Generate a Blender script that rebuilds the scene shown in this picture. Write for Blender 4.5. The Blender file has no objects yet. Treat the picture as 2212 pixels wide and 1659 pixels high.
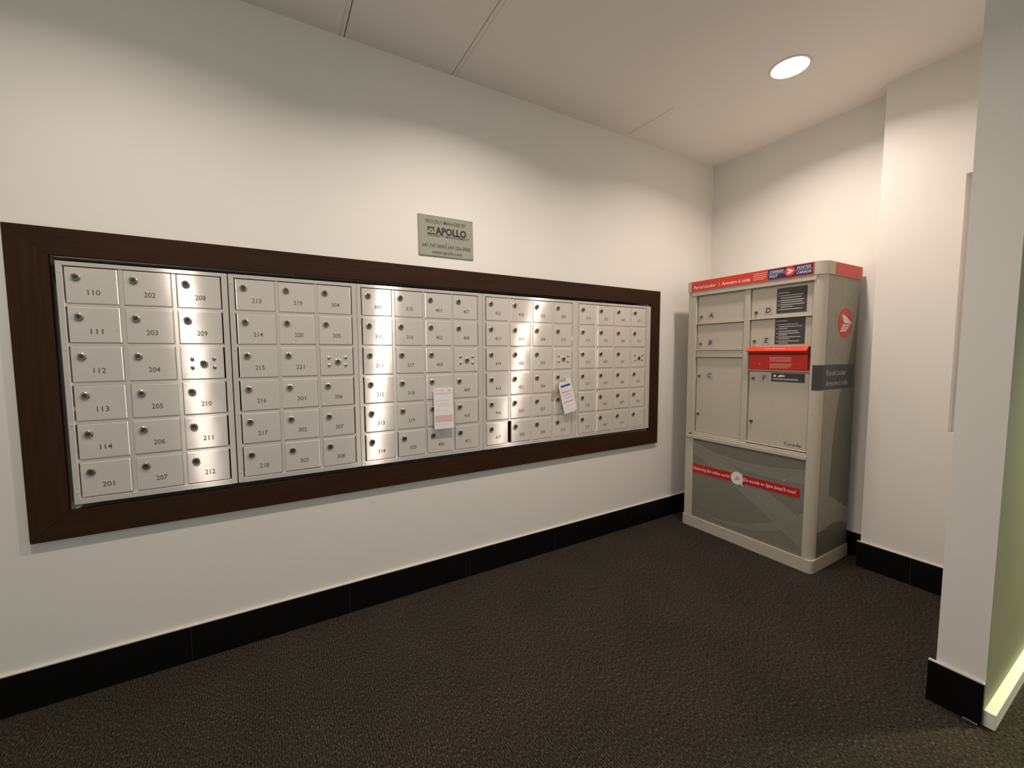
import bpy, bmesh, math, random
from mathutils import Vector, Matrix

random.seed(7)
SC = bpy.context.scene
COL = SC.collection

# ---------------------------------------------------------------- camera
W_PX, H_PX, F_PX = 2212, 1659, 890.62
YAW, PITCH, ROLL = 1.043, -0.0769, -0.0083
cam_d = bpy.data.cameras.new('camera')
cam = bpy.data.objects.new('camera', cam_d)
COL.objects.link(cam)
fwd = Vector((math.cos(YAW) * math.cos(PITCH), math.sin(YAW) * math.cos(PITCH), math.sin(PITCH)))
rgt = Vector((math.sin(YAW), -math.cos(YAW), 0))
upv = rgt.cross(fwd)
r2 = math.cos(ROLL) * rgt + math.sin(ROLL) * upv
u2 = -math.sin(ROLL) * rgt + math.cos(ROLL) * upv
cam.matrix_world = Matrix(((r2.x, u2.x, -fwd.x, 0.0), (r2.y, u2.y, -fwd.y, -2.067), (r2.z, u2.z, -fwd.z, 1.2575), (0, 0, 0, 1)))
cam_d.sensor_fit = 'HORIZONTAL'
cam_d.sensor_width = 36.0
cam_d.lens = F_PX / W_PX * 36.0
cam_d.clip_start = 0.02
SC.camera = cam

# ---------------------------------------------------------------- world, exposure
wd = bpy.data.worlds.new('world')
SC.world = wd
wd.use_nodes = True
wd.node_tree.nodes['Background'].inputs[0].default_value = (0.98, 1.0, 0.90, 1)
wd.node_tree.nodes['Background'].inputs[1].default_value = 0.50    # even fill added to lift the shade, for an unseen lobby behind the camera
SC.view_settings.view_transform = 'Standard'
SC.view_settings.look = 'None'
SC.view_settings.gamma = 1.0
SC.view_settings.use_curve_mapping = False
SC.view_settings.exposure = 0.0

CEIL = 2.671
WARM = (1.0, 0.86, 0.76)
GREENISH = (0.98, 1.0, 0.60)
# (x, y, watts, colour) of every recessed ceiling lamp; the third is the one in view
LAMPS = [(-0.48, -0.89, 9.8, WARM), (0.84, -0.89, 15.3, WARM), (2.315, -0.89, 11.6, WARM), (3.15, -2.30, 34.0, GREENISH)]

# ---------------------------------------------------------------- materials
def mat(name):
    m = bpy.data.materials.new(name)
    m.use_nodes = True
    return m, m.node_tree.nodes, m.node_tree.links, m.node_tree.nodes['Principled BSDF']

def plain(name, col, rough=0.5, metal=0.0, spec=0.5, coat=0.0):
    m, n, l, b = mat(name)
    b.inputs['Base Color'].default_value = (*col, 1)
    b.inputs['Roughness'].default_value = rough
    b.inputs['Metallic'].default_value = metal
    b.inputs['Specular IOR Level'].default_value = spec
    b.inputs['Coat Weight'].default_value = coat
    b.inputs['Coat Roughness'].default_value = 0.08
    return m

def noisy(name, c1, c2, scale, rough=0.6, bump=0.0, bscale=None, spec=0.4, stretch=(1, 1, 1), bdist=0.001, detail=4):
    m, n, l, b = mat(name)
    tc = n.new('ShaderNodeTexCoord')
    mp = n.new('ShaderNodeMapping')
    mp.inputs['Scale'].default_value = stretch
    l.new(tc.outputs['Object'], mp.inputs['Vector'])
    nz = n.new('ShaderNodeTexNoise')
    nz.inputs['Scale'].default_value = scale
    nz.inputs['Detail'].default_value = detail
    l.new(mp.outputs[0], nz.inputs['Vector'])
    cr = n.new('ShaderNodeValToRGB')
    cr.color_ramp.elements[0].position = 0.3
    cr.color_ramp.elements[1].position = 0.7
    cr.color_ramp.elements[0].color = (*c1, 1)
    cr.color_ramp.elements[1].color = (*c2, 1)
    l.new(nz.outputs['Fac'], cr.inputs[0])
    l.new(cr.outputs[0], b.inputs['Base Color'])
    b.inputs['Roughness'].default_value = rough
    b.inputs['Specular IOR Level'].default_value = spec
    if bump:
        n2 = n.new('ShaderNodeTexNoise')
        n2.inputs['Scale'].default_value = bscale or scale
        n2.inputs['Detail'].default_value = 3
        l.new(mp.outputs[0], n2.inputs['Vector'])
        bp = n.new('ShaderNodeBump')
        bp.inputs['Strength'].default_value = bump
        bp.inputs['Distance'].default_value = bdist
        l.new(n2.outputs['Fac'], bp.inputs['Height'])
        l.new(bp.outputs[0], b.inputs['Normal'])
    return m

def brushed(name, dcol, gcol, mix, rough, aniso):
    """Aluminium brushed along X: the highlight stays narrow across X and runs long up and down."""
    m, n, l, b = mat(name)
    out = n['Material Output']
    n.remove(b)
    tc = n.new('ShaderNodeTexCoord')
    mp = n.new('ShaderNodeMapping')
    mp.inputs['Scale'].default_value = (1.2, 1.2, 90)
    l.new(tc.outputs['Object'], mp.inputs['Vector'])
    nz = n.new('ShaderNodeTexNoise')
    nz.inputs['Scale'].default_value = 6
    nz.inputs['Detail'].default_value = 3
    l.new(mp.outputs[0], nz.inputs['Vector'])
    cr = n.new('ShaderNodeValToRGB')
    cr.color_ramp.elements[0].position = 0.3
    cr.color_ramp.elements[1].position = 0.7
    cr.color_ramp.elements[0].color = (*[c * 0.92 for c in dcol], 1)
    cr.color_ramp.elements[1].color = (*dcol, 1)
    l.new(nz.outputs['Fac'], cr.inputs[0])
    df = n.new('ShaderNodeBsdfDiffuse')
    l.new(cr.outputs[0], df.inputs['Color'])
    gl = n.new('ShaderNodeBsdfAnisotropic')
    gl.inputs['Color'].default_value = (*gcol, 1)
    gl.inputs['Roughness'].default_value = rough
    gl.inputs['Anisotropy'].default_value = aniso
    tg = n.new('ShaderNodeCombineXYZ')
    tg.inputs[0].default_value = 1.0
    l.new(tg.outputs[0], gl.inputs['Tangent'])
    # soft dents of thin sheet metal
    n2 = n.new('ShaderNodeTexNoise')
    n2.inputs['Scale'].default_value = 9
    n2.inputs['Detail'].default_value = 1
    geo = n.new('ShaderNodeNewGeometry')
    l.new(geo.outputs['Position'], n2.inputs['Vector'])
    bp = n.new('ShaderNodeBump')
    bp.inputs['Strength'].default_value = 0.16
    bp.inputs['Distance'].default_value = 0.004
    l.new(n2.outputs['Fac'], bp.inputs['Height'])
    l.new(bp.outputs[0], gl.inputs['Normal'])
    ms = n.new('ShaderNodeMixShader')
    ms.inputs[0].default_value = mix
    l.new(df.outputs[0], ms.inputs[1])
    l.new(gl.outputs[0], ms.inputs[2])
    l.new(ms.outputs[0], out.inputs['Surface'])
    return m

def emit(name, col, strength):
    m, n, l, b = mat(name)
    b.inputs['Base Color'].default_value = (0.8, 0.8, 0.8, 1)
    b.inputs['Emission Color'].default_value = (*col, 1)
    b.inputs['Emission Strength'].default_value = strength
    return m

def carpet_mat():
    m, n, l, b = mat('carpet_pile')
    tc = n.new('ShaderNodeTexCoord')
    mp = n.new('ShaderNodeMapping')
    mp.inputs['Rotation'].default_value = (0, 0, math.radians(4))
    mp.inputs['Scale'].default_value = (1.0, 0.42, 1.0)
    l.new(tc.outputs['Object'], mp.inputs['Vector'])
    nz = n.new('ShaderNodeTexNoise')
    nz.inputs['Scale'].default_value = 230
    nz.inputs['Detail'].default_value = 4
    nz.inputs['Roughness'].default_value = 0.7
    l.new(mp.outputs[0], nz.inputs['Vector'])
    cr = n.new('ShaderNodeValToRGB')
    e = cr.color_ramp.elements
    e[0].position, e[1].position = 0.33, 0.74
    e[0].color, e[1].color = (0.005, 0.0042, 0.0033, 1), (0.160, 0.137, 0.108, 1)
    k = cr.color_ramp.elements.new(0.52)
    k.color = (0.035, 0.029, 0.0215, 1)
    l.new(nz.outputs['Fac'], cr.inputs[0])
    wv = n.new('ShaderNodeTexWave')
    wv.inputs['Scale'].default_value = 34
    wv.inputs['Distortion'].default_value = 2.2
    wv.inputs['Detail'].default_value = 2
    wv.inputs['Detail Scale'].default_value = 6
    l.new(tc.outputs['Object'], wv.inputs['Vector'])
    big = n.new('ShaderNodeTexNoise')
    big.inputs['Scale'].default_value = 3
    l.new(tc.outputs['Object'], big.inputs['Vector'])
    mr = n.new('ShaderNodeMapRange')
    mr.inputs['To Min'].default_value = 0.72
    mr.inputs['To Max'].default_value = 1.22
    l.new(wv.outputs['Fac'], mr.inputs['Value'])
    mr2 = n.new('ShaderNodeMapRange')
    mr2.inputs['From Min'].default_value = 0.3
    mr2.inputs['From Max'].default_value = 0.7
    mr2.inputs['To Min'].default_value = 0.9
    mr2.inputs['To Max'].default_value = 1.1
    l.new(big.outputs['Fac'], mr2.inputs['Value'])
    mu = n.new('ShaderNodeMath'); mu.operation = 'MULTIPLY'
    l.new(mr.outputs[0], mu.inputs[0]); l.new(mr2.outputs[0], mu.inputs[1])
    mx = n.new('ShaderNodeMix'); mx.data_type = 'RGBA'; mx.blend_type = 'MULTIPLY'
    mx.inputs[0].default_value = 1.0
    l.new(cr.outputs[0], mx.inputs[6])
    l.new(mu.outputs[0], mx.inputs[7])
    l.new(mx.outputs[2], b.inputs['Base Color'])
    b.inputs['Roughness'].default_value = 0.95
    b.inputs['Specular IOR Level'].default_value = 0.1
    bp = n.new('ShaderNodeBump')
    bp.inputs['Strength'].default_value = 0.8
    bp.inputs['Distance'].default_value = 0.004
    l.new(nz.outputs['Fac'], bp.inputs['Height'])
    l.new(bp.outputs[0], b.inputs['Normal'])
    return m

M = {}
M['wall'] = noisy('wall_paint', (0.83, 0.80, 0.755), (0.85, 0.82, 0.775), 3, 0.6, 0.08, 220, 0.25)
M['green_wall'] = noisy('green_wall_paint', (0.295, 0.29, 0.19), (0.31, 0.305, 0.20), 3, 0.6, 0.08, 220, 0.25)
M['ceiling'] = noisy('ceiling_paint', (0.90, 0.855, 0.82), (0.92, 0.875, 0.84), 2, 0.85, 0.05, 300, 0.1)
M['dark_gap'] = plain('dark_gap', (0.012, 0.010, 0.009), 0.9, spec=0.1)
M['hairline'] = plain('hairline', (0.30, 0.27, 0.24), 0.9, spec=0.1)
M['carpet'] = carpet_mat()
M['black_tile'] = plain('black_tile', (0.004, 0.004, 0.0045), 0.35, spec=0.25)
M['grout'] = plain('tile_grout', (0.035, 0.034, 0.033), 0.8, spec=0.2)
M['caulk'] = plain('caulk', (0.72, 0.68, 0.58), 0.6)
M['white_trim'] = plain('white_trim', (0.88, 0.87, 0.78), 0.35)
M['wood'] = noisy('brown_laminate', (0.030, 0.0135, 0.0058), (0.043, 0.020, 0.009), 5, 0.5, 0.0, spec=0.12, stretch=(0.6, 1, 14))
M['wood_v'] = noisy('brown_laminate_upright', (0.030, 0.0135, 0.0058), (0.043, 0.020, 0.009), 5, 0.5, 0.0, spec=0.12, stretch=(14, 1, 0.6))
M['plaster'] = noisy('rough_plaster', (0.03, 0.026, 0.022), (0.16, 0.15, 0.135), 40, 0.9, 0.5, 60)
M['alu_door'] = brushed('brushed_aluminium_door', (0.90, 0.85, 0.79), (0.97, 0.94, 0.90), 0.42, 0.34, 0.84)
M['alu_frame'] = brushed('brushed_aluminium_frame', (0.80, 0.755, 0.69), (0.92, 0.89, 0.84), 0.42, 0.36, 0.80)
M['chrome'] = plain('chrome', (0.42, 0.39, 0.33), 0.25, metal=1.0)
M['lock_plug'] = plain('lock_plug', (0.13, 0.105, 0.075), 0.35, metal=1.0)
M['lock_plug_brown'] = plain('lock_plug_brown', (0.20, 0.11, 0.05), 0.4, metal=1.0)
M['slot'] = plain('key_slot', (0.01, 0.009, 0.008), 0.6)
M['ink'] = plain('stamped_ink', (0.11, 0.098, 0.08), 0.6)
M['black_ink'] = plain('black_ink', (0.02, 0.018, 0.02), 0.5)
M['locker'] = noisy('locker_beige', (0.52, 0.475, 0.395), (0.55, 0.505, 0.42), 60, 0.55, 0.0, spec=0.4)
M['locker_side'] = noisy('locker_grey_vinyl', (0.30, 0.29, 0.235), (0.34, 0.33, 0.27), 30, 0.5, 0.0, spec=0.4)
M['locker_lower'] = noisy('locker_lower_grey', (0.20, 0.193, 0.155), (0.22, 0.213, 0.172), 30, 0.45, 0.0, spec=0.4)
M['swoosh'] = plain('pale_swoosh', (0.255, 0.248, 0.20), 0.45)
M['swoosh_line'] = plain('pale_swoosh_line', (0.32, 0.31, 0.255), 0.45)
M['swoosh_dark'] = plain('dark_swoosh', (0.16, 0.16, 0.12), 0.5)
M['red'] = plain('red_vinyl', (0.70, 0.045, 0.018), 0.4)
M['red_paint'] = plain('red_paint', (0.62, 0.022, 0.008), 0.4)
M['red_deep'] = plain('deep_red', (0.55, 0.008, 0.008), 0.45)
M['blue'] = plain('navy_vinyl', (0.02, 0.02, 0.12), 0.4)
M['white_print'] = plain('white_print', (0.85, 0.82, 0.80), 0.5)
M['pink_print'] = plain('pink_print', (0.75, 0.33, 0.28), 0.5)
M['sticker'] = plain('charcoal_sticker', (0.055, 0.05, 0.05), 0.45)
M['sticker_print'] = plain('sticker_print', (0.42, 0.42, 0.41), 0.5)
M['paper'] = plain('paper', (0.80, 0.78, 0.78), 0.8, spec=0.2)
M['paper_lilac'] = plain('label_paper', (0.46, 0.435, 0.40), 0.7, spec=0.2)
M['notice_grey'] = plain('notice_grey_print', (0.50, 0.49, 0.53), 0.8)
M['notice_pink'] = plain('notice_pink_print', (0.76, 0.56, 0.53), 0.8)
M['notice_red'] = plain('notice_red_print', (0.78, 0.22, 0.16), 0.8)
M['notice_blue'] = plain('notice_blue_print', (0.06, 0.05, 0.40), 0.7)
M['tape'] = plain('masking_tape', (0.52, 0.46, 0.30), 0.45)
M['acrylic'] = plain('grey_green_acrylic', (0.36, 0.365, 0.30), 0.06, spec=0.6, coat=0.3)
M['acrylic_edge'] = plain('acrylic_edge', (0.27, 0.275, 0.22), 0.25)
M['sign_ink'] = plain('sign_ink', (0.022, 0.018, 0.014), 0.5)
M['sign_ink_grey'] = plain('sign_ink_grey', (0.085, 0.08, 0.062), 0.5)
M['white_metal'] = plain('white_metal', (0.80, 0.78, 0.74), 0.4)
M['lens_warm'] = emit('lamp_lens_warm', (1.0, 0.93, 0.84), 14.0)
M['lens_green'] = emit('lamp_lens_greenish', (0.93, 1.0, 0.8), 6.0)

# ---------------------------------------------------------------- mesh helpers
def bm_box(bm, x0, x1, y0, y1, z0, z1, mi=0):
    r = bmesh.ops.create_cube(bm, size=1.0)
    bmesh.ops.scale(bm, vec=(x1 - x0, y1 - y0, z1 - z0), verts=r['verts'])
    bmesh.ops.translate(bm, vec=((x0 + x1) / 2, (y0 + y1) / 2, (z0 + z1) / 2), verts=r['verts'])
    for f in {f for v in r['verts'] for f in v.link_faces}:
        f.material_index = mi
    return r['verts']

def bm_bevel(bm, verts, off, seg=2):
    ed = list({e for v in verts for e in v.link_edges})
    bmesh.ops.bevel(bm, geom=ed, offset=off, segments=seg, profile=0.6, affect='EDGES')

def bm_cyl(bm, cx, cz, y0, y1, r, seg=24, mi=0, r2=None):
    """Cylinder whose axis is Y."""
    q = bmesh.ops.create_cone(bm, cap_ends=True, segments=seg, radius1=r, radius2=r if r2 is None else r2, depth=abs(y1 - y0))
    bmesh.ops.rotate(bm, cent=(0, 0, 0), matrix=Matrix.Rotation(math.radians(90), 3, 'X'), verts=q['verts'])
    bmesh.ops.translate(bm, vec=(cx, (y0 + y1) / 2, cz), verts=q['verts'])
    for f in {f for v in q['verts'] for f in v.link_faces}:
        f.material_index = mi
    return q['verts']

def bm_plate(bm, pts, y, th, mi=0):
    """Flat plate in the XZ plane: polygon pts (x, z), front at y, going back by th."""
    a = [bm.verts.new((p[0], y, p[1])) for p in pts]
    b = [bm.verts.new((p[0], y + th, p[1])) for p in pts]
    fs = []
    area = sum(pts[i][0] * pts[(i + 1) % len(pts)][1] - pts[(i + 1) % len(pts)][0] * pts[i][1] for i in range(len(pts)))
    if area < 0:
        a.reverse(); b.reverse()
    fs.append(bm.faces.new(a))
    fs.append(bm.faces.new(list(reversed(b))))
    for i in range(len(a)):
        j = (i + 1) % len(a)
        fs.append(bm.faces.new((a[j], a[i], b[i], b[j])))
    for f in fs:
        f.material_index = mi
    return a + b

def mesh_of(name, bm, mats, smooth=False):
    bmesh.ops.recalc_face_normals(bm, faces=bm.faces[:])
    me = bpy.data.meshes.new(name)
    bm.to_mesh(me)
    bm.free()
    for m in mats if isinstance(mats, (list, tuple)) else [mats]:
        me.materials.append(m)
    if smooth:
        for p in me.polygons:
            p.use_smooth = True
    return me

def link(name, me, parent=None, loc=(0, 0, 0), rot=(0, 0, 0)):
    o = bpy.data.objects.new(name, me)
    COL.objects.link(o)
    if parent is not None:
        o.parent = parent
    o.location = loc
    o.rotation_euler = rot
    return o

def obj(name, bm, mats, parent=None, loc=(0, 0, 0), rot=(0, 0, 0), smooth=False):
    return link(name, mesh_of(name, bm, mats, smooth), parent, loc, rot)

def tag(o, label, cat, group=None):
    o['label'] = label
    o['category'] = cat
    if group:
        o['group'] = group
    return o

def thing(name, label, cat, loc, rot=(0, 0, 0), group=None):
    o = bpy.data.objects.new(name, None)
    COL.objects.link(o)
    o.location = loc
    o.rotation_euler = rot
    o.empty_display_size = 0.1
    return tag(o, label, cat, group)

def struct(o):
    o['kind'] = 'structure'
    return o

def text_mesh(lines, bold=0.0, ext=0.0002):
    """One mesh of several lines of lettering facing -Y. lines: (string, x, z, cap height, target width or None, align, tilt, slant)."""
    bm = bmesh.new()
    for s, x, z, h, w, al, tilt, shear in lines:
        cu = bpy.data.curves.new('lettering', 'FONT')
        cu.body = s
        cu.size = h / 0.70
        cu.align_x = 'LEFT'
        cu.align_y = 'BOTTOM_BASELINE'
        cu.shear = shear
        cu.offset = bold * h
        cu.resolution_u = 2
        cu.extrude = ext
        ob = bpy.data.objects.new('lettering', cu)
        COL.objects.link(ob)
        dg = bpy.context.evaluated_depsgraph_get()
        me = bpy.data.meshes.new_from_object(ob.evaluated_get(dg))
        COL.objects.unlink(ob)
        bpy.data.objects.remove(ob)
        bpy.data.curves.remove(cu)
        if len(me.vertices) == 0:
            continue
        x0 = min(v.co.x for v in me.vertices)
        x1 = max(v.co.x for v in me.vertices)
        k = (w / (x1 - x0)) if w else 1.0
        wid = (x1 - x0) * k
        ox = {'L': 0, 'C': -wid / 2, 'R': -wid}[al]
        ct, st = math.cos(tilt), math.sin(tilt)
        for v in me.vertices:
            px = (v.co.x - x0) * k + ox
            pz = v.co.y - (h / 2)
            v.co = Vector((x + px * ct - pz * st, -v.co.z, z + px * st + pz * ct))
        bm.from_mesh(me)
        bpy.data.meshes.remove(me)
    return bm

def T(s, x, z, h, w=None, al='C', tilt=0.0, shear=0.0):
    return (s, x, z, h, w, al, tilt, shear)

# ---------------------------------------------------------------- the room
OPX0, OPX1, OPZ0, OPZ1 = -0.655, 2.340, 0.688, 1.604      # opening the mailboxes sit in
XE, XP = 3.03, 2.905                                      # end wall, boxed-out column
bm = bmesh.new()
bm_box(bm, -3.2, 3.25, 0, 0.2, 0, OPZ0)
bm_box(bm, -3.2, 3.25, 0, 0.2, OPZ1, CEIL + 0.1)
bm_box(bm, -3.2, OPX0, 0, 0.2, OPZ0, OPZ1)
bm_box(bm, OPX1, 3.25, 0, 0.2, OPZ0, OPZ1)
bm_box(bm, OPX0, OPX1, 0.13, 0.2, OPZ0, OPZ1, 1)
struct(obj('wall_left', bm, [M['wall'], M['plaster']]))

bm = bmesh.new()
bm_box(bm, XE, XE + 0.2, -1.63, 0, 0, CEIL + 0.1)
struct(obj('wall_back', bm, M['wall']))

bm = bmesh.new()                                          # boxed-out column beside the locker, with a shallow recess
NY, NZ0, NZ1 = -1.404, 0.84, 2.09
bm_box(bm, XP, XE, NY, -1.083, 0, CEIL + 0.05)
bm_box(bm, XP, XE, -1.63, NY, 0, NZ0)
bm_box(bm, XP, XE, -1.63, NY, NZ1, CEIL + 0.05)
bm_box(bm, XP + 0.05, XE, -1.63, NY, NZ0, NZ1)
struct(obj('wall_column', bm, M['wall']))

bm = bmesh.new()                                          # partition end and the passage wall behind it
vs = bm_box(bm, 1.998, 5.6, -1.743, -1.625, 0, CEIL + 0.05)
for f in bm.faces:
    if f.calc_center_median().y < -1.742:
        f.material_index = 1
struct(obj('wall_right', bm, [M['wall'], M['green_wall']]))

bm = bmesh.new()
bm_box(bm, -3.4, 5.8, -4.4, 0.2, -0.1, 0)
struct(obj('floor', bm, M['carpet']))

bm = bmesh.new()                                          # ceiling boards with two open joints
for x0, x1 in ((-3.4, 0.347), (0.3515, 0.8615), (0.8655, 5.8)):
    bm_box(bm, x0, x1, -4.4, 0.0, CEIL, CEIL + 0.03)
bm_box(bm, -3.4, 5.8, -4.4, 0.2, CEIL + 0.031, CEIL + 0.1, 1)
struct(obj('ceiling', bm, [M['ceiling'], M['dark_gap']]))
bm = bmesh.new()
bm_box(bm, 2.0895, 2.0912, -0.38, -0.03, CEIL - 0.0006, CEIL + 0.001)
bm_box(bm, 2.074, 2.0748, -0.20, -0.02, CEIL - 0.0006, CEIL + 0.001)
bm_box(bm, 0.330, 0.3306, -0.6, -0.0, CEIL - 0.0006, CEIL + 0.001)
bm_box(bm, 0.884, 0.8846, -1.2, -0.0, CEIL - 0.0006, CEIL + 0.001)
struct(obj('trim_1', bm, M['hairline']))

# black tile baseboards with a pale line of caulk on top
BBH, BBT = 0.146, 0.013
def base_run(name, x0, x1, y0, y1, joints, axis):
    bm = bmesh.new()
    cuts = sorted(joints)
    lo, hi = (x0, x1) if axis == 'x' else (y0, y1)
    pts = [lo] + [c for c in cuts if lo < c < hi] + [hi]
    for a, b in zip(pts[:-1], pts[1:]):
        if axis == 'x':
            bm_box(bm, a + 0.0012, b - 0.0012, y0, y1, 0, BBH)
        else:
            bm_box(bm, x0, x1, a + 0.0012, b - 0.0012, 0, BBH)
    if axis == 'x':
        bm_box(bm, lo, hi, y0 + 0.001, y1, 0, BBH - 0.0005, 1)
        bm_box(bm, lo, hi, y0 + 0.003, y1, BBH - 0.001, BBH + 0.004, 2)
    else:
        bm_box(bm, x0 + 0.001, x1, lo, hi, 0, BBH - 0.0005, 1)
        bm_box(bm, x0 + 0.003, x1, lo, hi, BBH - 0.001, BBH + 0.004, 2)
    return struct(obj(name, bm, [M['black_tile'], M['grout'], M['caulk']]))

base_run('baseboard_left', -3.2, XE - BBT, -BBT, -0.0003, [-0.3345 + 0.6126 * k for k in range(-5, 6)], 'x')
base_run('baseboard_back', XE - BBT, XE - 0.0003, -1.083, -BBT, [-0.55], 'y')
base_run('baseboard_column', XP - BBT, XP - 0.0003, -1.62, -1.070, [-1.305], 'y')
base_run('baseboard_right', 1.985, 1.9977, -1.7425, -1.607, [], 'y')

bm = bmesh.new()                                          # white baseboard along the green passage wall
vs = bm_box(bm, 1.9985, 5.55, -1.771, -1.7433, 0, 0.056)
bm_bevel(bm, vs, 0.002, 1)
struct(obj('baseboard_passage', bm, M['white_trim']))
bm = bmesh.new()
bm_box(bm, 1.9845, 1.9865, -1.735, -1.700, 0.0, 0.0045)
struct(obj('trim_2', bm, M['hairline']))

# ---------------------------------------------------------------- recessed ceiling lamps
def lathe(bm, prof, seg=40, mi=0):
    rings = []
    for r, z in prof:
        rings.append([bm.verts.new((r * math.cos(2 * math.pi * k / seg), r * math.sin(2 * math.pi * k / seg), z)) for k in range(seg)])
    for a, b in zip(rings[:-1], rings[1:]):
        for k in range(seg):
            f = bm.faces.new((a[k], a[(k + 1) % seg], b[(k + 1) % seg], b[k]))
            f.material_index = mi

def lamp_meshes(lens):
    bm = bmesh.new()
    lathe(bm, [(0.080, -0.001), (0.081, -0.004), (0.085, -0.0055), (0.090, -0.003), (0.092, 0.0), (0.080, 0.0), (0.080, -0.001)])
    ring = mesh_of('trim_ring', bm, M['white_metal'], True)
    bm = bmesh.new()
    lathe(bm, [(0.0004, -0.0026), (0.04, -0.0024), (0.0805, -0.0012), (0.0805, 0.0), (0.0004, 0.0)], mi=0)
    return ring, mesh_of('lens', bm, lens, True)

warm_set, green_set = lamp_meshes(M['lens_warm']), lamp_meshes(M['lens_green'])
LAMP_LABELS = ['round recessed downlight in the ceiling in front of the left end of the mailboxes',
               'round recessed downlight in the ceiling in front of the small wall sign',
               'glowing round recessed downlight in the ceiling in front of the grey parcel locker',
               'round recessed downlight in the passage ceiling beyond the partition end']
for (x, y, p, c), lab in zip(LAMPS, LAMP_LABELS):
    t = thing('recessed_downlight', lab, 'ceiling light', (x, y, CEIL), group='recessed ceiling downlights')
    ring, lens = warm_set if c is WARM else green_set
    link('trim_ring', ring, t)
    link('lens', lens, t)
    ld = bpy.data.lights.new('downlight_bulb', 'AREA')
    ld.shape = 'DISK'
    ld.size = 0.115
    ld.energy = p
    ld.color = c
    ld.spread = math.radians(147 if c is WARM else 88)
    lo = bpy.data.objects.new('downlight_bulb', ld)
    COL.objects.link(lo)
    lo.parent = t
    lo.location = (0, 0, -0.0075)

# ---------------------------------------------------------------- brown frame round the mailboxes
TILT = 0.0056
CX, CZ = 0.842, 1.144
fr = thing('mailbox_surround', 'wide dark brown picture frame trim around the wall of mailboxes', 'frame', (CX, 0, CZ), (0, TILT, 0))
ox0, ox1, oz0, oz1 = -0.752 - CX, 2.430 - CX, 0.5935 - CZ, 1.691 - CZ
ix0, ix1, iz0, iz1 = -0.648 - CX, 2.3335 - CX, 0.695 - CZ, 1.597 - CZ
g = 0.0006
boards = [([(ox0, oz1), (ox1, oz1), (ix1, iz1), (ix0, iz1)], 'wood'), ([(ox0, oz0), (ix0, iz0), (ix1, iz0), (ox1, oz0)], 'wood'),
          ([(ox0, oz0 + g), (ox0, oz1 - g), (ix0 - g * 0, iz1 - g), (ix0, iz0 + g)], 'wood_v'), ([(ox1, oz0 + g), (ix1, iz0 + g), (ix1, iz1 - g), (ox1, oz1 - g)], 'wood_v')]
for pts, m in boards:
    bm = bmesh.new()
    vs = bm_plate(bm, pts, -0.018, 0.0178)
    bmesh.ops.recalc_face_normals(bm, faces=bm.faces[:])
    bm_bevel(bm, vs, 0.0012, 2)
    obj('frame_board', bm, M[m], fr)

# ---------------------------------------------------------------- mailboxes
DW, DH, DT = 0.1385, 0.1255, 0.0085
ROW_TOP, ROW_P, COL_P = 0.417, 0.1398, 0.1530
YF = -0.020                                                # the plane of the door faces
HT, HB = 1.579 - CZ, 0.713 - CZ                           # top and bottom of a unit, about the tilt centre

bm = bmesh.new()
vs = bm_box(bm, -DW / 2, DW / 2, 0, DT, -DH / 2, DH / 2)
bm_bevel(bm, vs, 0.0032, 3)
door_me = mesh_of('door', bm, M['alu_door'])

def lock_mesh(plug, ang):
    bm = bmesh.new()
    bm_cyl(bm, 0, 0, 0.0, -0.0055, 0.0128, 24, 0)
    bm_cyl(bm, 0, 0, -0.0055, -0.0068, 0.0128, 24, 0, 0.0108)
    bm_cyl(bm, 0, 0, -0.0066, -0.0074, 0.0082, 20, 1)
    vs = bm_box(bm, -0.0009, 0.0009, -0.0077, -0.007, -0.0052, 0.0052, 2)
    bmesh.ops.rotate(bm, cent=(0, 0, 0), matrix=Matrix.Rotation(ang, 3, 'Y'), verts=vs)
    return mesh_of('lock', bm, [M['chrome'], M[plug], M['slot']])

locks = [lock_mesh('lock_plug', a) for a in (0.0, 0.25, -0.3)]
brown_lock = lock_mesh('lock_plug_brown', 0.1)
bm = bmesh.new()
bm_cyl(bm, 0, 0, 0.0, -0.004, 0.0062, 16, 0)
bm_cyl(bm, 0, 0, -0.004, -0.0058, 0.0062, 16, 0, 0.0035)
bolt_me = mesh_of('bolt', bm, M['chrome'])

number_cache = {}
def number_mesh(s):
    if s not in number_cache:
        number_cache[s] = mesh_of('number', text_mesh([T(s, 0, 0, 0.0185, 0.0335)], bold=0.012, ext=0.00015), M['ink'])
    return number_cache[s]

def seq(a, n):
    return [str(a + k) for k in range(n)]
ACC = 'access'
n5 = seq(514, 8) + seq(601, 12)
UNITS = [
    (-0.6326, -0.1420, 0.0218, [seq(110, 5) + ['201'], seq(202, 6), ['208', '209', ACC, '210', '211', '212']],
     'leftmost aluminium mailbox panel, three columns of doors starting at 110'),
    (-0.1382, 0.3555, 0.0236, [seq(213, 6), ['219', '220', '221', '301', '302', '303'], ['304', '305', ACC, '306', '307', '308']],
     'aluminium mailbox panel of three columns starting at 213, second from the left'),
    (0.3568, 1.0080, 0.0224, [seq(309, 6), seq(315, 6), seq(401, 6), ['407', '408', ACC, '409', '410', '411']],
     'middle aluminium mailbox panel below the wall sign, four columns starting at 309'),
    (1.0098, 1.6708, 0.0212, [seq(412, 6), ['418', '419', '420', '421', '501', '502'], seq(503, 6), ['509', '510', ACC, '511', '512', '513']],
     'aluminium mailbox panel starting at 412 with a crooked taped notice on it'),
    (1.6722, 2.3322, 0.0140, [n5[0:6], n5[6:12], n5[12:18], ['611', '612', ACC, '613', '614', '']],
     'rightmost aluminium mailbox panel with a blank unnumbered bottom corner door'),
]
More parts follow.
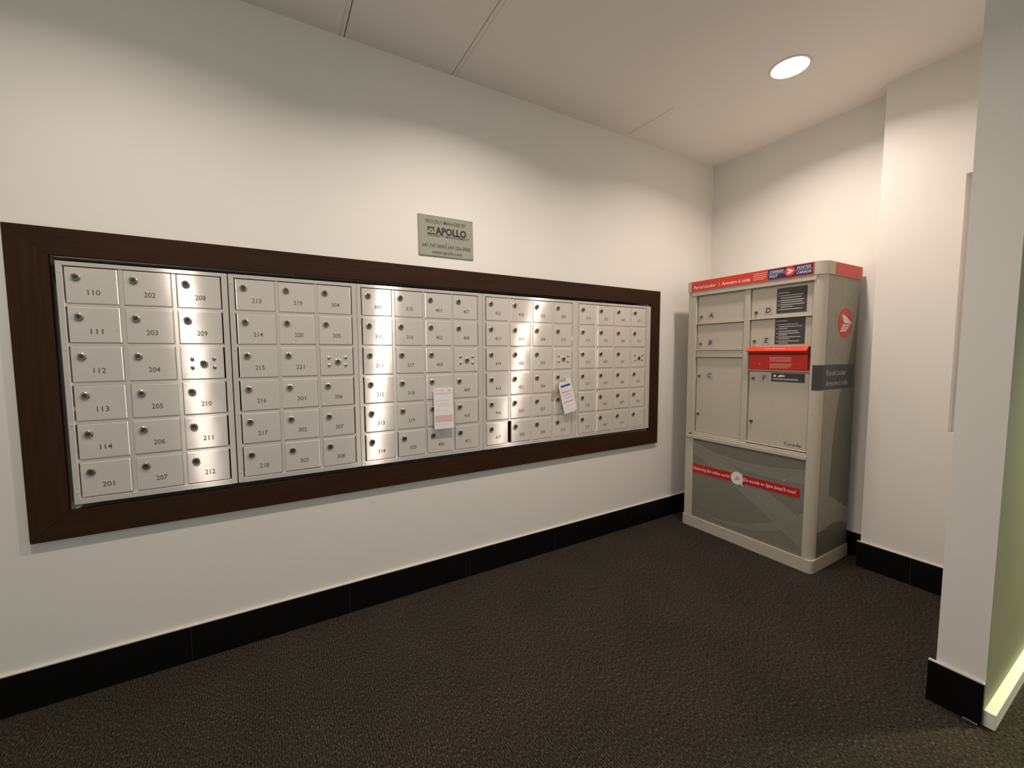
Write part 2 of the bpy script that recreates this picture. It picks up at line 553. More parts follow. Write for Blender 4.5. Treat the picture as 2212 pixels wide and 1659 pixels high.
BROWN = {'219', '301', '319', '403', '504', '418'}
SPECIAL = {'417': dict(rz=0.022, dx=-0.003), '502': dict(dx=0.003, rz=0.002), '419': dict(rz=0.020, dx=0.002), '420': dict(rz=0.012, dx=0.0015),
           '416': dict(rz=0.013), '415': dict(rz=0.006), '412': dict(rz=0.003), '421': dict(rz=0.007), '320': dict(dx=0.0035, rz=0.004), '411': dict(dx=0.003), '406': dict(dx=0.0025), '405': dict(dx=0.002), '418': dict(rx=0.006)}
for x0, x1, off, cols, lab in UNITS:
    t = thing('mailbox_bank', lab, 'mailbox', (x0, YF, CZ - TILT * (x0 - CX)), (0, TILT, 0), 'aluminium mailbox panels in the wall')
    w = x1 - x0
    nc = len(cols)
    bm = bmesh.new()
    yb = 0.0065                                           # face of the lattice behind the doors
    last = off + (nc - 1) * COL_P + DW
    rows = [ROW_TOP - k * ROW_P for k in range(6)]
    bm_bevel(bm, bm_box(bm, 0, off - 0.0045, 0.0005, 0.03, HB, HT), 0.0015, 2)          # left and right flanges
    bm_bevel(bm, bm_box(bm, last + 0.0045, w, 0.0005, 0.03, HB, HT), 0.0015, 2)
    bm_bevel(bm, bm_box(bm, off - 0.006, last + 0.006, -0.002, 0.03, rows[0] + 0.0035, HT - 0.0005), 0.0015, 2)   # top rail
    bm_bevel(bm, bm_box(bm, off - 0.006, last + 0.006, -0.002, 0.03, HB, rows[5] - DH - 0.003), 0.0015, 2)  # bottom rail
    for k in range(nc - 1):
        xa = off + k * COL_P + DW
        bm_bevel(bm, bm_box(bm, xa + 0.0004, xa + COL_P - DW - 0.0004, yb - 0.005, 0.02, rows[4] - DH - 0.004 if (k == 0 and cols[0][0] == '412') else rows[5] - DH - 0.004, rows[0] + 0.004), 0.001, 1)
    for k in range(5):
        za = rows[k] - DH
        bm_box(bm, off - 0.005, last + 0.005, yb - 0.0035, 0.02, za - (ROW_P - DH) + 0.0004, za - 0.0004)
    bm_box(bm, 0.001, w - 0.001, 0.029, 0.12, HB + 0.001, HT - 0.001, 1)                  # box behind
    for zz in (rows[0] - 0.02, rows[2] - 0.01, rows[4] + 0.002, rows[5] - DH + 0.02):        # rivet heads on the flange
        bm_cyl(bm, off * 0.42, zz, 0.001, -0.0012, 0.0032, 10, 0)
    obj('panel_frame', bm, [M['alu_frame'], M['dark_gap']], t)
    for c, nums in enumerate(cols):
        for r, num in enumerate(nums):
            sp = SPECIAL.get(num, {})
            dx = off + c * COL_P + DW / 2 + sp.get('dx', 0) + random.uniform(-0.0008, 0.0008)
            dz = rows[r] - DH / 2 + random.uniform(-0.0007, 0.0007)
            rot = (sp.get('rx', 0) + random.uniform(-0.003, 0.003), random.uniform(-0.003, 0.003), sp.get('rz', 0) + random.uniform(-0.0035, 0.0035))
            d = link('access_door' if num == ACC else 'door', door_me, t, (dx, sp.get('dy', 0), dz), rot)
            if num == ACC:
                link('lock', locks[1], d, (0.004, 0.0006, -0.001))
                for bx in (-0.033, 0.038):
                    for bz in (0.0175, -0.0165):
                        link('bolt', bolt_me, d, (bx, 0.0006, bz))
            else:
                link('lock', brown_lock if num in BROWN else random.choice(locks), d, (-DW / 2 + 0.0285, 0.0006, DH / 2 - 0.0345))
                if num:
                    link('number', number_mesh(num), d, (0.0035, -0.00005, DH / 2 - 0.085))

# ---------------------------------------------------------------- notices left on the mailboxes
def sheet(bm, w, h, yf, corner=0.0, tab=0.0, n=14, th=0.0006):
    """Card hanging from its top edge (origin at the middle of that edge), bowed by yf(v), v from 0 at the top to 1."""
    def edge(v):
        l, r = -w / 2, w / 2
        if corner and v > 1 - corner / h:
            r -= (v - (1 - corner / h)) * h
        if tab and v < tab / h:
            l += (tab / h - v) * h * 0.9
        return l, r
    F, B = [], []
    for k in range(n + 1):
        v = k / n
        l, r = edge(v)
        F.append([bm.verts.new((x, yf(v), -v * h)) for x in (l, (l + r) / 2, r)])
        B.append([bm.verts.new((x, yf(v) + th, -v * h)) for x in (l, (l + r) / 2, r)])
    for k in range(n):
        for j in range(2):
            bm.faces.new((F[k][j], F[k + 1][j], F[k + 1][j + 1], F[k][j + 1]))
            bm.faces.new((B[k][j], B[k][j + 1], B[k + 1][j + 1], B[k + 1][j]))
        for j in (0, 2):
            bm.faces.new((F[k][j], B[k][j], B[k + 1][j], F[k + 1][j]))
    for k in (0, n):
        for j in range(2):
            bm.faces.new((F[k][j], F[k][j + 1], B[k][j + 1], B[k][j]))

def strip(bm, x0, x1, v0, v1, h, yf, n=4):
    """Printed patch lying on such a card."""
    for k in range(n):
        a, b = v0 + (v1 - v0) * k / n, v0 + (v1 - v0) * (k + 1) / n
        q = [bm.verts.new((x, yf(v) - 0.0003, -v * h)) for x, v in ((x0, a), (x0, b), (x1, b), (x1, a))]
        bm.faces.new(q)

t = thing('delivery_notice', 'white delivery card with a pale pink band hanging straight on the middle mailbox panel', 'notice', (0.7695, -0.0295, 1.0755), (0, 0.012, 0))
yf = lambda v: -0.003 - 0.014 * v
bm = bmesh.new(); sheet(bm, 0.107, 0.213, yf); obj('card', bm, M['paper'], t)
bm = bmesh.new(); strip(bm, -0.050, 0.050, 0.665, 0.835, 0.213, yf); obj('pink_band', bm, M['notice_pink'], t)
bm = bmesh.new()
for a, b, v in ((-0.046, 0.045, 0.125), (-0.046, 0.030, 0.15), (-0.045, 0.036, 0.31), (-0.040, 0.02, 0.39), (-0.03, 0.03, 0.43), (-0.042, -0.02, 0.545), (0.0, 0.022, 0.55), (-0.046, 0.028, 0.885)):
    strip(bm, a, b, v, v + 0.009, 0.213, yf, 1)
strip(bm, 0.026, 0.042, 0.045, 0.09, 0.213, yf, 1)
obj('printed_lines', bm, M['notice_grey'], t)
bm = bmesh.new()
strip(bm, -0.044, -0.036, 0.05, 0.075, 0.213, yf, 1); strip(bm, -0.028, 0.004, 0.055, 0.07, 0.213, yf, 1)
for v in (0.69, 0.72, 0.75, 0.785, 0.805):
    strip(bm, -0.044, 0.040, v, v + 0.007, 0.213, lambda q: yf(q) - 0.0003, 1)
obj('red_print', bm, M['pink_print'], t)

t = thing('delivery_notice', 'crooked white card with a blue bar and two red lines, taped to a mailbox panel', 'notice', (1.5565, -0.0300, 1.087), (0, -0.20, 0))
yf2 = lambda v: -0.004 - 0.018 * v
bm = bmesh.new(); sheet(bm, 0.101, 0.208, yf2, corner=0.014, tab=0.03); obj('card', bm, M['paper'], t)
bm = bmesh.new(); strip(bm, -0.036, 0.038, 0.155, 0.215, 0.208, yf2, 1); obj('blue_bar', bm, M['notice_blue'], t)
bm = bmesh.new(); strip(bm, -0.040, 0.040, 0.355, 0.382, 0.208, yf2, 1); strip(bm, -0.036, 0.036, 0.655, 0.682, 0.208, yf2, 1); obj('red_lines', bm, M['notice_red'], t)
bm = bmesh.new()
for a, b, v in ((0.0, 0.036, 0.07), (0.0, 0.036, 0.09), (-0.036, 0.0, 0.25), (-0.036, 0.04, 0.44), (-0.036, 0.034, 0.47), (-0.02, 0.036, 0.53), (-0.02, 0.03, 0.56), (-0.02, 0.03, 0.78), (-0.01, 0.036, 0.92)):
    strip(bm, a, b, v, v + 0.010, 0.208, yf2, 1)
obj('printed_lines', bm, M['notice_grey'], t)
bm = bmesh.new()                                           # strip of tape, one end peeling off
pts_t = [(0.012, 0.004), (-0.022, -0.012), (-0.052, -0.034), (-0.076, -0.060), (-0.094, -0.092), (-0.100, -0.104)]
prev = None
for k, (px, pz) in enumerate(pts_t):
    q = pts_t[min(k + 1, len(pts_t) - 1)]; p_ = pts_t[max(k - 1, 0)]
    d = Vector((q[0] - p_[0], 0, q[1] - p_[1])).normalized()
    nn = Vector((-d.z, 0, d.x)) * 0.0105
    yy = -0.0052 if k < 2 else (0.001 if k < 4 else 0.006)
    cur = [bm.verts.new((px + nn.x, yy, pz + nn.z)), bm.verts.new((px - nn.x, yy, pz - nn.z))]
    if prev:
        bm.faces.new((prev[0], prev[1], cur[1], cur[0]))
    prev = cur
obj('tape', bm, M['tape'], t)['label'] = 'yellowish strip of tape holding the card'

# ---------------------------------------------------------------- acrylic sign over the mailboxes
SX0, SX1, SZ0, SZ1 = 0.6665, 0.9665, 1.752, 1.954
t = thing('wall_sign', 'small grey green acrylic company plaque on the white wall above the mailboxes', 'sign', (SX0, 0, SZ0), (0, -0.004, 0))
sw, sh = SX1 - SX0, SZ1 - SZ0
bm = bmesh.new()
vs = bm_box(bm, 0, sw, -0.006, -0.0002, 0, sh)
bm_bevel(bm, vs, 0.0012, 2)
obj('plaque', bm, M['acrylic'], t)
bm = bmesh.new()
for a in ((0, 0.006, 0, sh), (sw - 0.005, sw, 0, sh), (0, sw, 0, 0.006), (0, sw, sh - 0.004, sh)):
    bm_box(bm, a[0] + 0.0012, a[1] - 0.0012, -0.0063, -0.0055, a[2] + 0.0012, a[3] - 0.0012)
obj('edge_band', bm, M['acrylic_edge'], t)
o = obj('lettering', text_mesh([T('APOLLO', 0.090, sh - 0.073, 0.034, 0.172, 'L')], bold=0.06), M['sign_ink'], t, (0, -0.0064, 0))
obj('small_lettering', text_mesh([
    T('PROUDLY MANAGED BY', 0.150, sh - 0.030, 0.018, 0.220, 'C'),
    T('PROPERTY MANAGEMENT', 0.162, sh - 0.0985, 0.012, 0.226, 'C'),
    T('647-747-0000', 0.080, 0.052, 0.018, 0.124), T('647-256-0000', 0.220, 0.052, 0.018, 0.128),
    T('www.apollo.com', 0.152, 0.022, 0.017, 0.165)], bold=0.02), M['sign_ink_grey'], t, (0, -0.0064, 0))
bm = bmesh.new()
bm_box(bm, 0.1475, 0.1495, -0.0067, -0.006, 0.038, 0.078)
obj('divider_line', bm, M['sign_ink_grey'], t)
bm = bmesh.new()
lx, lz, ls = 0.048, sh - 0.093, 0.036
bm_plate(bm, [(lx, lz + ls), (lx + ls, lz + ls), (lx + ls, lz + ls * 0.8), (lx + ls * 0.35, lz + ls * 0.8), (lx, lz + ls * 0.35)], -0.0067, 0.0008)
bm_plate(bm, [(lx + ls * 0.75, lz + ls * 0.75), (lx + ls, lz + ls * 0.75), (lx + ls, lz + ls * 0.3)], -0.0067, 0.0008)
bm_plate(bm, [(lx, lz), (lx + ls, lz), (lx + ls, lz + ls * 0.18), (lx + ls * 0.55, lz + ls * 0.12), (lx, lz + ls * 0.2)], -0.0067, 0.0008)
bm_plate(bm, [(lx + ls * 0.4, lz + ls * 0.32), (lx + ls * 0.6, lz + ls * 0.32), (lx + ls * 0.6, lz + ls * 0.52), (lx + ls * 0.4, lz + ls * 0.52)], -0.0067, 0.0008)
obj('emblem', bm, M['sign_ink'], t)

# ---------------------------------------------------------------- parcel locker
# local frame: X to the viewer's right along the front, Z up, -Y towards the viewer; side face looks along +X
LW, LD, LH = 0.840, 0.435, 1.732
L = thing('parcel_locker', 'tall beige parcel locker with a red header strip, standing on the carpet in the corner', 'locker', (2.56, -0.146, 0), (0, 0, -math.pi / 2))
RC = 0.045
def rounded(x0, x1, y0, y1, r, seg=8):
    """Footprint with the front right corner rounded by r and the front left by a little."""
    pts = [(x0, y1), (x0, y0 + 0.012), (x0 + 0.0035, y0 + 0.0035), (x0 + 0.012, y0)]
    for k in range(seg + 1):
        a = -math.pi / 2 + (math.pi / 2) * k / seg
        pts.append((x1 - r + r * math.cos(a), y0 + r + r * math.sin(a)))
    pts.append((x1, y1))
    return pts

def prism(bm, pts, z0, z1, mi=0):
    a = [bm.verts.new((p[0], p[1], z0)) for p in pts]
    b = [bm.verts.new((p[0], p[1], z1)) for p in pts]
    fs = [bm.faces.new(list(reversed(a))), bm.faces.new(b)]
    for k in range(len(a)):
        j = (k + 1) % len(a)
        fs.append(bm.faces.new((a[k], a[j], b[j], b[k])))
    for f in fs:
        f.material_index = mi
    return a + b

bm = bmesh.new()                                           # the carcass: frame round the recessed doors
yd = 0.016                                                 # doors sit this far behind the front
prism(bm, [(0.02, LD - 0.01), (0.02, 0.03), (LW - 0.06, 0.03), (LW - 0.06, LD - 0.01)], 0.06, 1.66)
bm_bevel(bm, bm_box(bm, 0.012, 0.072, 0.0, 0.04, 0.07, 1.662), 0.004, 2)      # left stile
bm_box(bm, 0.012, 0.03, 0.03, LD, 0.07, 1.662)                                  # left side
pr = [(0.786, 0.06), (0.786, 0.004), (0.790, 0.0)]
for k in range(9):
    a = -math.pi / 2 + (math.pi / 2) * k / 8
    pr.append((LW - 0.005 - RC + RC * math.cos(a), RC + RC * math.sin(a)))
pr += [(LW - 0.005, 0.06)]
prism(bm, pr, 0.07, 1.662)                                                       # rounded right post
bm_bevel(bm, bm_box(bm, 0.407, 0.442, 0.005, 0.04, 0.66, 1.64), 0.004, 2)     # mullion
bm_bevel(bm, bm_box(bm, 0.04, 0.80, -0.004, 0.04, 1.633, 1.664), 0.003, 2)    # lintel
bm_bevel(bm, bm_box(bm, 0.075, 0.408, 0.004, 0.03, 1.437, 1.4445), 0.002, 1)  # shelves between the doors
bm_bevel(bm, bm_box(bm, 0.075, 0.408, 0.004, 0.03, 1.2585, 1.2655), 0.002, 1)
bm_bevel(bm, bm_box(bm, 0.075, 0.408, 0.009, 0.03, 1.222, 1.258), 0.002, 1)
bm_bevel(bm, bm_box(bm, 0.075, 0.408, 0.004, 0.03, 1.2135, 1.221), 0.002, 1)
bm_bevel(bm, bm_box(bm, 0.440, 0.784, 0.004, 0.03, 1.4425, 1.450), 0.002, 1)
bm_bevel(bm, bm_box(bm, 0.440, 0.784, 0.004, 0.03, 1.1325, 1.139), 0.002, 1)
bm_bevel(bm, bm_box(bm, 0.075, 0.408, 0.004, 0.03, 0.676, 0.686), 0.002, 1)
bm_bevel(bm, bm_box(bm, 0.440, 0.784, 0.004, 0.03, 0.681, 0.690), 0.002, 1)
bm_bevel(bm, bm_box(bm, 0.018, 0.792, -0.007, 0.03, 0.640, 0.664), 0.004, 2)   # sill
bm_bevel(bm, bm_box(bm, 0.030, 0.788, 0.000, 0.03, 0.664, 0.676), 0.003, 1)
obj('body', bm, M['locker'], L)

bm = bmesh.new()
prism(bm, rounded(0.0, LW + 0.004, -0.004, LD, RC * 0.6), 0.0, 0.074)
obj('plinth', bm, M['locker'], L)

bm = bmesh.new()                                           # side panel, grey vinyl
bm_box(bm, LW - 0.035, LW - 0.005, 0.058, LD, 0.07, 1.662)
sp_o = obj('side_panel', bm, M['locker_side'], L)
def side_poly(bm, pts, x, th=0.0006, mi=0):
    """Plate on the side face: pts (y, z)."""
    a = [bm.verts.new((x, p[0], p[1])) for p in pts]
    b = [bm.verts.new((x - th, p[0], p[1])) for p in pts]
    fs = [bm.faces.new(a), bm.faces.new(list(reversed(b)))]
    for k in range(len(a)):
        j = (k + 1) % len(a)
        fs.append(bm.faces.new((a[j], a[k], b[k], b[j])))
    for f in fs:
        f.material_index = mi
XS = LW - 0.0048
bm = bmesh.new()
curve = lambda p0, p1, p2, n=14: [((1 - s) ** 2 * p0[0] + 2 * s * (1 - s) * p1[0] + s * s * p2[0], (1 - s) ** 2 * p0[1] + 2 * s * (1 - s) * p1[1] + s * s * p2[1]) for s in [k / n for k in range(n + 1)]]
side_poly(bm, curve((0.43, 1.60), (0.40, 1.30), (0.25, 1.00)) + curve((0.25, 1.00), (0.18, 0.80), (0.18, 0.42)) + [(0.43, 0.30)], XS + 0.0003)
side_poly(bm, [(0.06, 0.225), (0.12, 0.222), (0.24, 0.245), (0.34, 0.235), (0.43, 0.20), (0.43, 0.076), (0.06, 0.076)], XS + 0.0005)
obj('swoosh_pattern', bm, M['swoosh_dark'], sp_o)

# header: end caps, red strips, top
bm = bmesh.new()
prism(bm, rounded(0.004, LW + 0.004, -0.006, LD, RC + 0.012), 1.6625, LH)
hd = obj('header', bm, M['locker'], L)
bm = bmesh.new()
bm_box(bm, 0.036, 0.790, -0.0072, -0.0058, 1.6645, 1.7305)
side_poly(bm, [(0.105, 1.6645), (LD - 0.008, 1.6645), (LD - 0.008, 1.7305), (0.105, 1.7305)], LW + 0.0052, 0.0014)
obj('red_strip', bm, M['red'], hd)
bm = bmesh.new()
bm_box(bm, 0.549, 0.783, -0.0082, -0.0070, 1.6705, 1.7265)
obj('navy_plate', bm, M['blue'], hd)

def wing(cx, cz, R):
    """White wing of the emblem as plates: three bars under a swept triangle."""
    polys = [[(-0.62, 0.62), (0.05, 0.48), (0.92, 0.02), (0.80, -0.06), (0.10, -0.02), (-0.28, 0.02)],
             [(-0.45, -0.10), (0.70, -0.12), (0.58, -0.24), (-0.52, -0.24)],
             [(-0.58, -0.30), (0.50, -0.30), (0.38, -0.42), (-0.66, -0.44)],
             [(-0.72, -0.50), (0.30, -0.48), (0.14, -0.60), (-0.80, -0.66)]]
    return [[(cx + R * a, cz + R * b) for a, b in p] for p in polys]

bm = bmesh.new()
bm_cyl(bm, 0.668, 1.7005, -0.0078, -0.0092, 0.0275, 28)
obj('emblem_disc', bm, M['red'], hd)
bm = bmesh.new()
for q in wing(0.668, 1.7005, 0.0235):
    bm_plate(bm, q, -0.0098, 0.0007)
obj('emblem_wing', bm, M['white_print'], hd)
obj('header_lettering', text_mesh([
    T('Parcel Locker  |  Armoire à colis', 0.056, 1.690, 0.021, 0.388, 'L', 0.0, 0.25)], bold=0.01),
    M['white_print'], hd, (0, -0.0076, 0))
bm = bmesh.new()
for z, a_ in ((1.714, 0.543), (1.703, 0.540), (1.692, 0.538), (1.681, 0.530)):
    bm_box(bm, 0.462, a_, -0.0078, -0.007, z - 0.0028, z + 0.0028)
obj('small_print', bm, M['pink_print'], hd)
obj('plate_lettering', text_mesh([
    T('CANADA', 0.558, 1.7115, 0.0145, 0.076, 'L', 0, 0.2), T('POST', 0.558, 1.6855, 0.0145, 0.046, 'L', 0, 0.2),
    T('POSTES', 0.704, 1.7115, 0.0145, 0.070, 'L', 0, 0.2), T('CANADA', 0.704, 1.6855, 0.0145, 0.072, 'L', 0, 0.2)], bold=0.01),
    M['white_print'], hd, (0, -0.0085, 0))
bm = bmesh.new()
bm_box(bm, 0.552, 0.640, -0.0088, -0.008, 1.6975, 1.7005)
bm_box(bm, 0.697, 0.782, -0.0088, -0.008, 1.6975, 1.7005)
obj('plate_rule', bm, M['sticker_print'], hd)

# doors A to F
bm = bmesh.new()
bm_cyl(bm, 0, 0, 0, -0.008, 0.0105, 20, 0, 0.0095)
bm_cyl(bm, 0, 0, -0.008, -0.009, 0.006, 16, 1)
bm_box(bm, -0.0011, 0.0011, -0.0094, -0.0085, -0.005, 0.005, 2)
llock = mesh_of('lock', bm, [M['chrome'], M['lock_plug'], M['slot']])
DOORS = [('A', 0.078, 0.404, 1.446, 1.632, [(0.1045, 1.488)], (0.175, 1.494)),
         ('B', 0.078, 0.404, 1.267, 1.4355, [(0.1035, 1.304)], (0.175, 1.313)),
         ('C', 0.078, 0.404, 0.688, 1.212, [(0.1, 1.083), (0.0975, 0.817)], (0.175, 1.089)),
         ('D', 0.446, 0.780, 1.4515, 1.632, [(0.477, 1.485)], (0.546, 1.494)),
         ('E', 0.446, 0.780, 1.275, 1.441, [(0.472, 1.312)], (0.542, 1.316)),
         ('F', 0.446, 0.780, 0.692, 1.131, [(0.473, 1.086), (0.469, 0.817)], (0.537, 1.090))]
STICK = {'D': (0.592, 0.751, 1.470, 1.615), 'E': (0.588, 0.748, 1.291, 1.4405), 'F': (0.578, 0.758, 1.0715, 1.1225)}
for ch, x0, x1, z0, z1, lks, lp in DOORS:
    bm = bmesh.new()
    vs = bm_box(bm, x0, x1, yd, yd + 0.013, z0, z1)
    bm_bevel(bm, vs, 0.003, 2)
    d = obj('door', bm, M['locker'], L)
    for a, b in lks:
        link('lock', llock, d, (a, yd + 0.0005, b))
    bm = bmesh.new()
    bm_box(bm, lp[0] - 0.026, lp[0] + 0.026, yd - 0.0006, yd, lp[1] - 0.026, lp[1] + 0.024)
    obj('letter_label', bm, M['paper_lilac'], d)
    obj('letter', text_mesh([T(ch, lp[0], lp[1], 0.029, None, 'C', 0, 0.12)], bold=0.015), M['black_ink'], d, (0, yd - 0.0009, 0))
    if ch in STICK:
        a, b, c0, c1 = STICK[ch]
        bm = bmesh.new()
        bm_box(bm, a, b, yd - 0.0007, yd, c0, c1)
        obj('instruction_sticker', bm, M['sticker'], d)
        bm = bmesh.new()
        rows = {'D': [(0.80, 0.45), (0.69, 0.9), (0.60, 0.85), (0.50, 0.95), (0.42, 0.9), (0.33, 0.97), (0.245, 0.5), (0.15, 0.9)],
                'E': [(0.90, 0.45), (0.76, 0.8), (0.68, 0.95), (0.60, 0.35), (0.50, 0.78), (0.42, 0.85), (0.36, 0.35), (0.28, 0.9), (0.21, 0.45), (0.12, 0.85), (0.05, 0.4)],
                'F': [(0.30, 0.92)]}[ch]
        for k, (v, wv) in enumerate(rows):
            zc = c0 + (c1 - c0) * v
            ind = 0.0 if k == 0 else 0.012
            hh = 0.0028 if ch != 'F' else 0.0045
            bm_box(bm, a + 0.009 + ind, a + 0.009 + ind + (b - a - 0.03) * wv, yd - 0.0012, yd - 0.0006, zc - hh, zc + hh)
            if k and ch != 'F' and k % 2 == 1:
                bm_box(bm, a + 0.009, a + 0.016, yd - 0.0012, yd - 0.0006, zc - 0.003, zc + 0.003)
        obj('sticker_lines', bm, M['sticker_print'], d)
        if ch == 'F':                                     # a little key drawn on the sticker
            bm = bmesh.new()
            bm_cyl(bm, a + 0.020, c1 - 0.017, yd - 0.0013, yd - 0.0006, 0.008, 16)
            bm_plate(bm, [(a + 0.034, c1 - 0.022), (a + 0.048, c1 - 0.010), (a + 0.07, c1 - 0.012), (a + 0.078, c1 - 0.017), (a + 0.068, c1 - 0.021), (a + 0.05, c1 - 0.024)], yd - 0.0013, 0.0007)
            obj('key_drawing', bm, M['white_print'], d)
            obj('wordmark', text_mesh([T('Canada', 0.708, 0.713, 0.020, 0.090, 'C')], bold=0.0), M['black_ink'], d, (0, yd - 0.0004, 0))

# red outgoing mail slot
bm = bmesh.new()
bm_bevel(bm, bm_box(bm, 0.447, 0.773, 0.004, 0.03, 1.140, 1.232), 0.003, 2)
bm_box(bm, 0.450, 0.770, 0.010, 0.03, 1.232, 1.256)
sl = obj('mail_slot', bm, M['red_paint'], L)
bm = bmesh.new()                                           # the lip folds out over the slot
pts = [(0.006, 1.276), (0.030, 1.276), (0.030, 1.270), (0.010, 1.268), (-0.022, 1.249), (-0.024, 1.253)]
a = [bm.verts.new((0.443 - (0.004 if p[0] < 0 else 0), p[0], p[1])) for p in pts]
b = [bm.verts.new((0.777 - (0.0 if p[0] < 0 else 0.004), p[0], p[1])) for p in pts]
bm.faces.new(a); bm.faces.new(list(reversed(b)))
for k in range(len(a)):
    j = (k + 1) % len(a)
    bm.faces.new((a[k], a[j], b[j], b[k]))
fl = obj('flap', bm, M['red'], sl)
bm = bmesh.new()
bm_box(bm, 0.452, 0.768, 0.0095, 0.012, 1.2325, 1.2365)
obj('slot_shadow_gap', bm, M['slot'], sl)
bm = bmesh.new()
for k, (z, a_, b_) in enumerate(((1.214, 0.569, 0.690), (1.207, 0.569, 0.690), (1.199, 0.570, 0.690), (1.192, 0.572, 0.688), (1.176, 0.570, 0.694), (1.169, 0.571, 0.690), (1.161, 0.571, 0.684), (1.154, 0.572, 0.672))):
    bm_box(bm, a_, b_, 0.0033, 0.0042, z - 0.0021, z + 0.0021)
obj('printed_lines', bm, M['pink_print'], sl)
bm = bmesh.new()
bm_plate(bm, [(0.503, 1.175), (0.512, 1.181), (0.521, 1.175), (0.512, 1.169)], 0.0028, 0.0015)
bm_cyl(bm, 0.728, 1.176, 0.0045, 0.003, 0.003, 10)
obj('keyhole', bm, M['chrome'], sl)
bm = bmesh.new()
bm_plate(bm, [(0.546, -0.003), (0.578, -0.003), (0.578, 0.003), (0.546, 0.003)], 0, 0.0006)
bm_plate(bm, [(0.602, -0.003), (0.660, -0.003), (0.660, 0.003), (0.602, 0.003)], 0, 0.0006)
obj('flap_print', bm, M['pink_print'], sl, (0, -0.0092, 1.2645), (math.radians(-31), 0, 0))
bm = bmesh.new()
bm_plate(bm, [(-0.008, -0.004), (0.004, 0.005), (0.009, 0.004), (-0.002, -0.004)], 0, 0.0006)
obj('flap_emblem', bm, M['white_print'], sl, (0.5925, -0.0092, 1.2645), (math.radians(-31), 0, 0))

# lower panel with its swooshes and the red banner
bm = bmesh.new()
bm_box(bm, 0.027, 0.800, 0.008, 0.03, 0.070, 0.642)
lp_o = obj('lower_panel', bm, M['locker_lower'], L)
def band(bm, c0, c1, y, th=0.0005):
    bm_plate_pts = c0 + list(reversed(c1))
    for k in range(len(c0) - 1):
        q = [c0[k], c0[k + 1], c1[k + 1], c1[k]]
        v = [bm.verts.new((p[0], y, p[1])) for p in q]
        bm.faces.new(v)
X0, X1, Z0, Z1 = 0.0725, 0.7855, 0.0745, 0.638
bm = bmesh.new()
cA0 = curve((X0, 0.610), (0.33, 0.535), (X1, 0.290)); cA1 = curve((X0, 0.545), (0.33, 0.430), (X1, 0.125))
band(bm, cA0, cA1, 0.0077)
cB0 = curve((X0, 0.618), (0.36, 0.500), (X1, 0.580)); cB1 = curve((X0, 0.610), (0.36, 0.455), (X1, 0.500))
band(bm, cB0, cB1, 0.0076)
cC0 = curve((0.10, 0.132), (0.44, 0.060), (X1, 0.330)); cC1 = curve((0.10, 0.130), (0.50, 0.040), (X1, 0.265))
band(bm, cC0, cC1, 0.0075)
obj('swoosh_pattern', bm, M['swoosh'], lp_o)
bm = bmesh.new()
off = lambda c, d: [(p[0], p[1] - d) for p in c]
for c in (cA0, cA1, cB0, cC0, curve((X0, 0.595), (0.40, 0.46), (0.62, 0.30))):
    band(bm, c, off(c, 0.0045), 0.0072)
obj('swoosh_lines', bm, M['swoosh_line'], lp_o)
bm = bmesh.new()
bnz = lambda x: 0.4275 + 0.0125 * (x - 0.066) / 0.7
bm_plate(bm, [(0.068, 0.396), (0.764, 0.4145), (0.762, 0.466), (0.066, 0.459)], 0.0064, 0.0008)
obj('red_banner', bm, M['red_deep'], lp_o)
bm = bmesh.new()
bm_cyl(bm, 0.396, 0.4335, 0.0064, 0.0052, 0.041, 32)
bm_plate(bm, [(0.415, 0.402), (0.438, 0.388), (0.425, 0.418)], 0.0053, 0.001)
obj('banner_bubble', bm, M['white_print'], lp_o)
bm = bmesh.new()
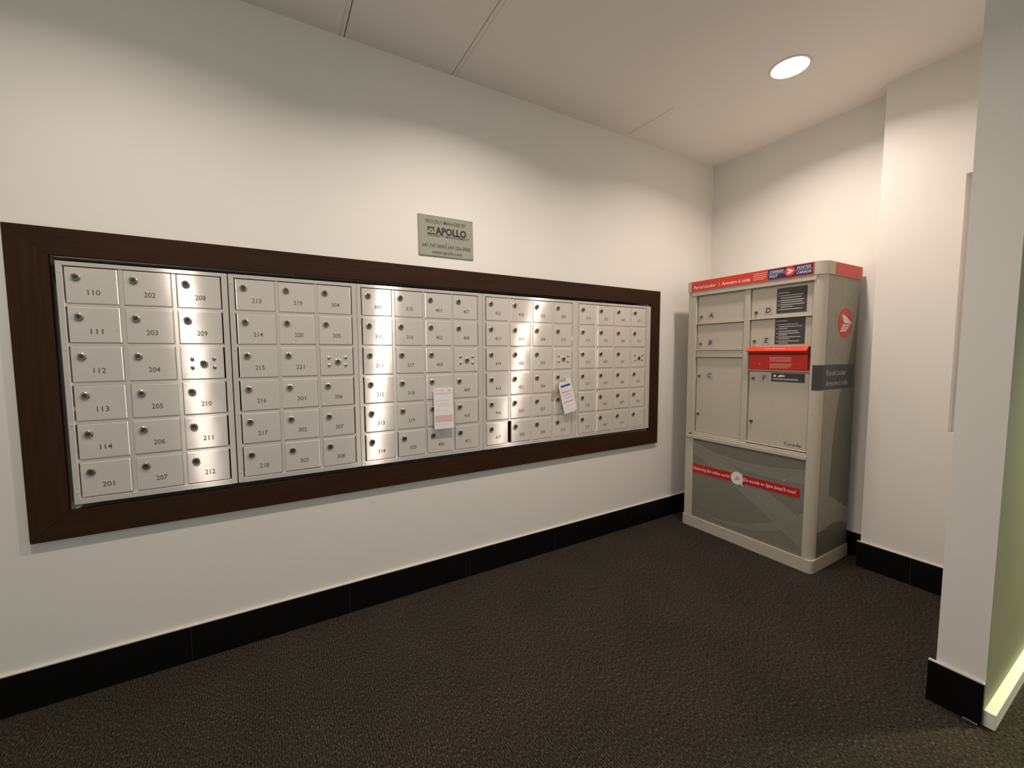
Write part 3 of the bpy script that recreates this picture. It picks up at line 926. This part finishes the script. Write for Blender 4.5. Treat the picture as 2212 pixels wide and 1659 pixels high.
for q in wing(0.399, 0.436, 0.022):
    bm_plate(bm, q, 0.0046, 0.0006)
obj('bubble_emblem', bm, M['pink_print'], lp_o)
obj('banner_lettering', text_mesh([
    T('Delivering the online world', 0.212, 0.431, 0.021, 0.268, 'C', 0.015, 0.2),
    T("Du monde en ligne jusqu'à vous!", 0.592, 0.440, 0.021, 0.305, 'C', 0.020, 0.2)], bold=0.01), M['white_print'], lp_o, (0, 0.0058, 0))
bm = bmesh.new()
bm_plate(bm, [(0.668, 0.493), (0.685, 0.500), (0.681, 0.494)], 0.0070, 0.0006)
obj('paper_scrap', bm, M['white_print'], lp_o)

# emblem and dark label that wraps round the corner
bm = bmesh.new()
cy, cz, R = 0.270, 1.408, 0.083
side_poly(bm, [(cy + R * math.cos(2 * math.pi * k / 40), cz + R * math.sin(2 * math.pi * k / 40)) for k in range(40)], LW - 0.0035, 0.0015)
obj('side_emblem', bm, M['red'], sp_o)
bm = bmesh.new()
for q in wing(cy, cz, 0.078):
    side_poly(bm, q, LW - 0.0028, 0.0008)
obj('emblem_wing', bm, M['white_print'], sp_o)
bm = bmesh.new()
path = []
for k in range(9):
    a = -math.pi / 2 + (math.pi / 2) * (0.12 + 0.88 * k / 8)
    path.append((LW - 0.005 - RC + (RC + 0.001) * math.cos(a), RC + (RC + 0.001) * math.sin(a)))
path.append((LW - 0.004, 0.06)); path.append((LW - 0.0038, 0.405))
for p, q in zip(path[:-1], path[1:]):
    v = [bm.verts.new((c[0], c[1], z)) for c, z in ((p, 1.036), (q, 1.034), (q, 1.172), (p, 1.174))]
    bm.faces.new(v)
obj('corner_label', bm, M['sticker'], sp_o)
tb = text_mesh([T('Parcel Locker', 0.075, 1.129, 0.030, 0.235, 'L'), T('Armoire à colis', 0.072, 1.071, 0.030, 0.26, 'L')], bold=0.01)
bmesh.ops.rotate(tb, cent=(0, 0, 0), matrix=Matrix.Rotation(math.pi / 2, 3, 'Z'), verts=tb.verts[:])
obj('label_lettering', tb, M['sticker_print'], sp_o, (LW - 0.0033, 0, 0))
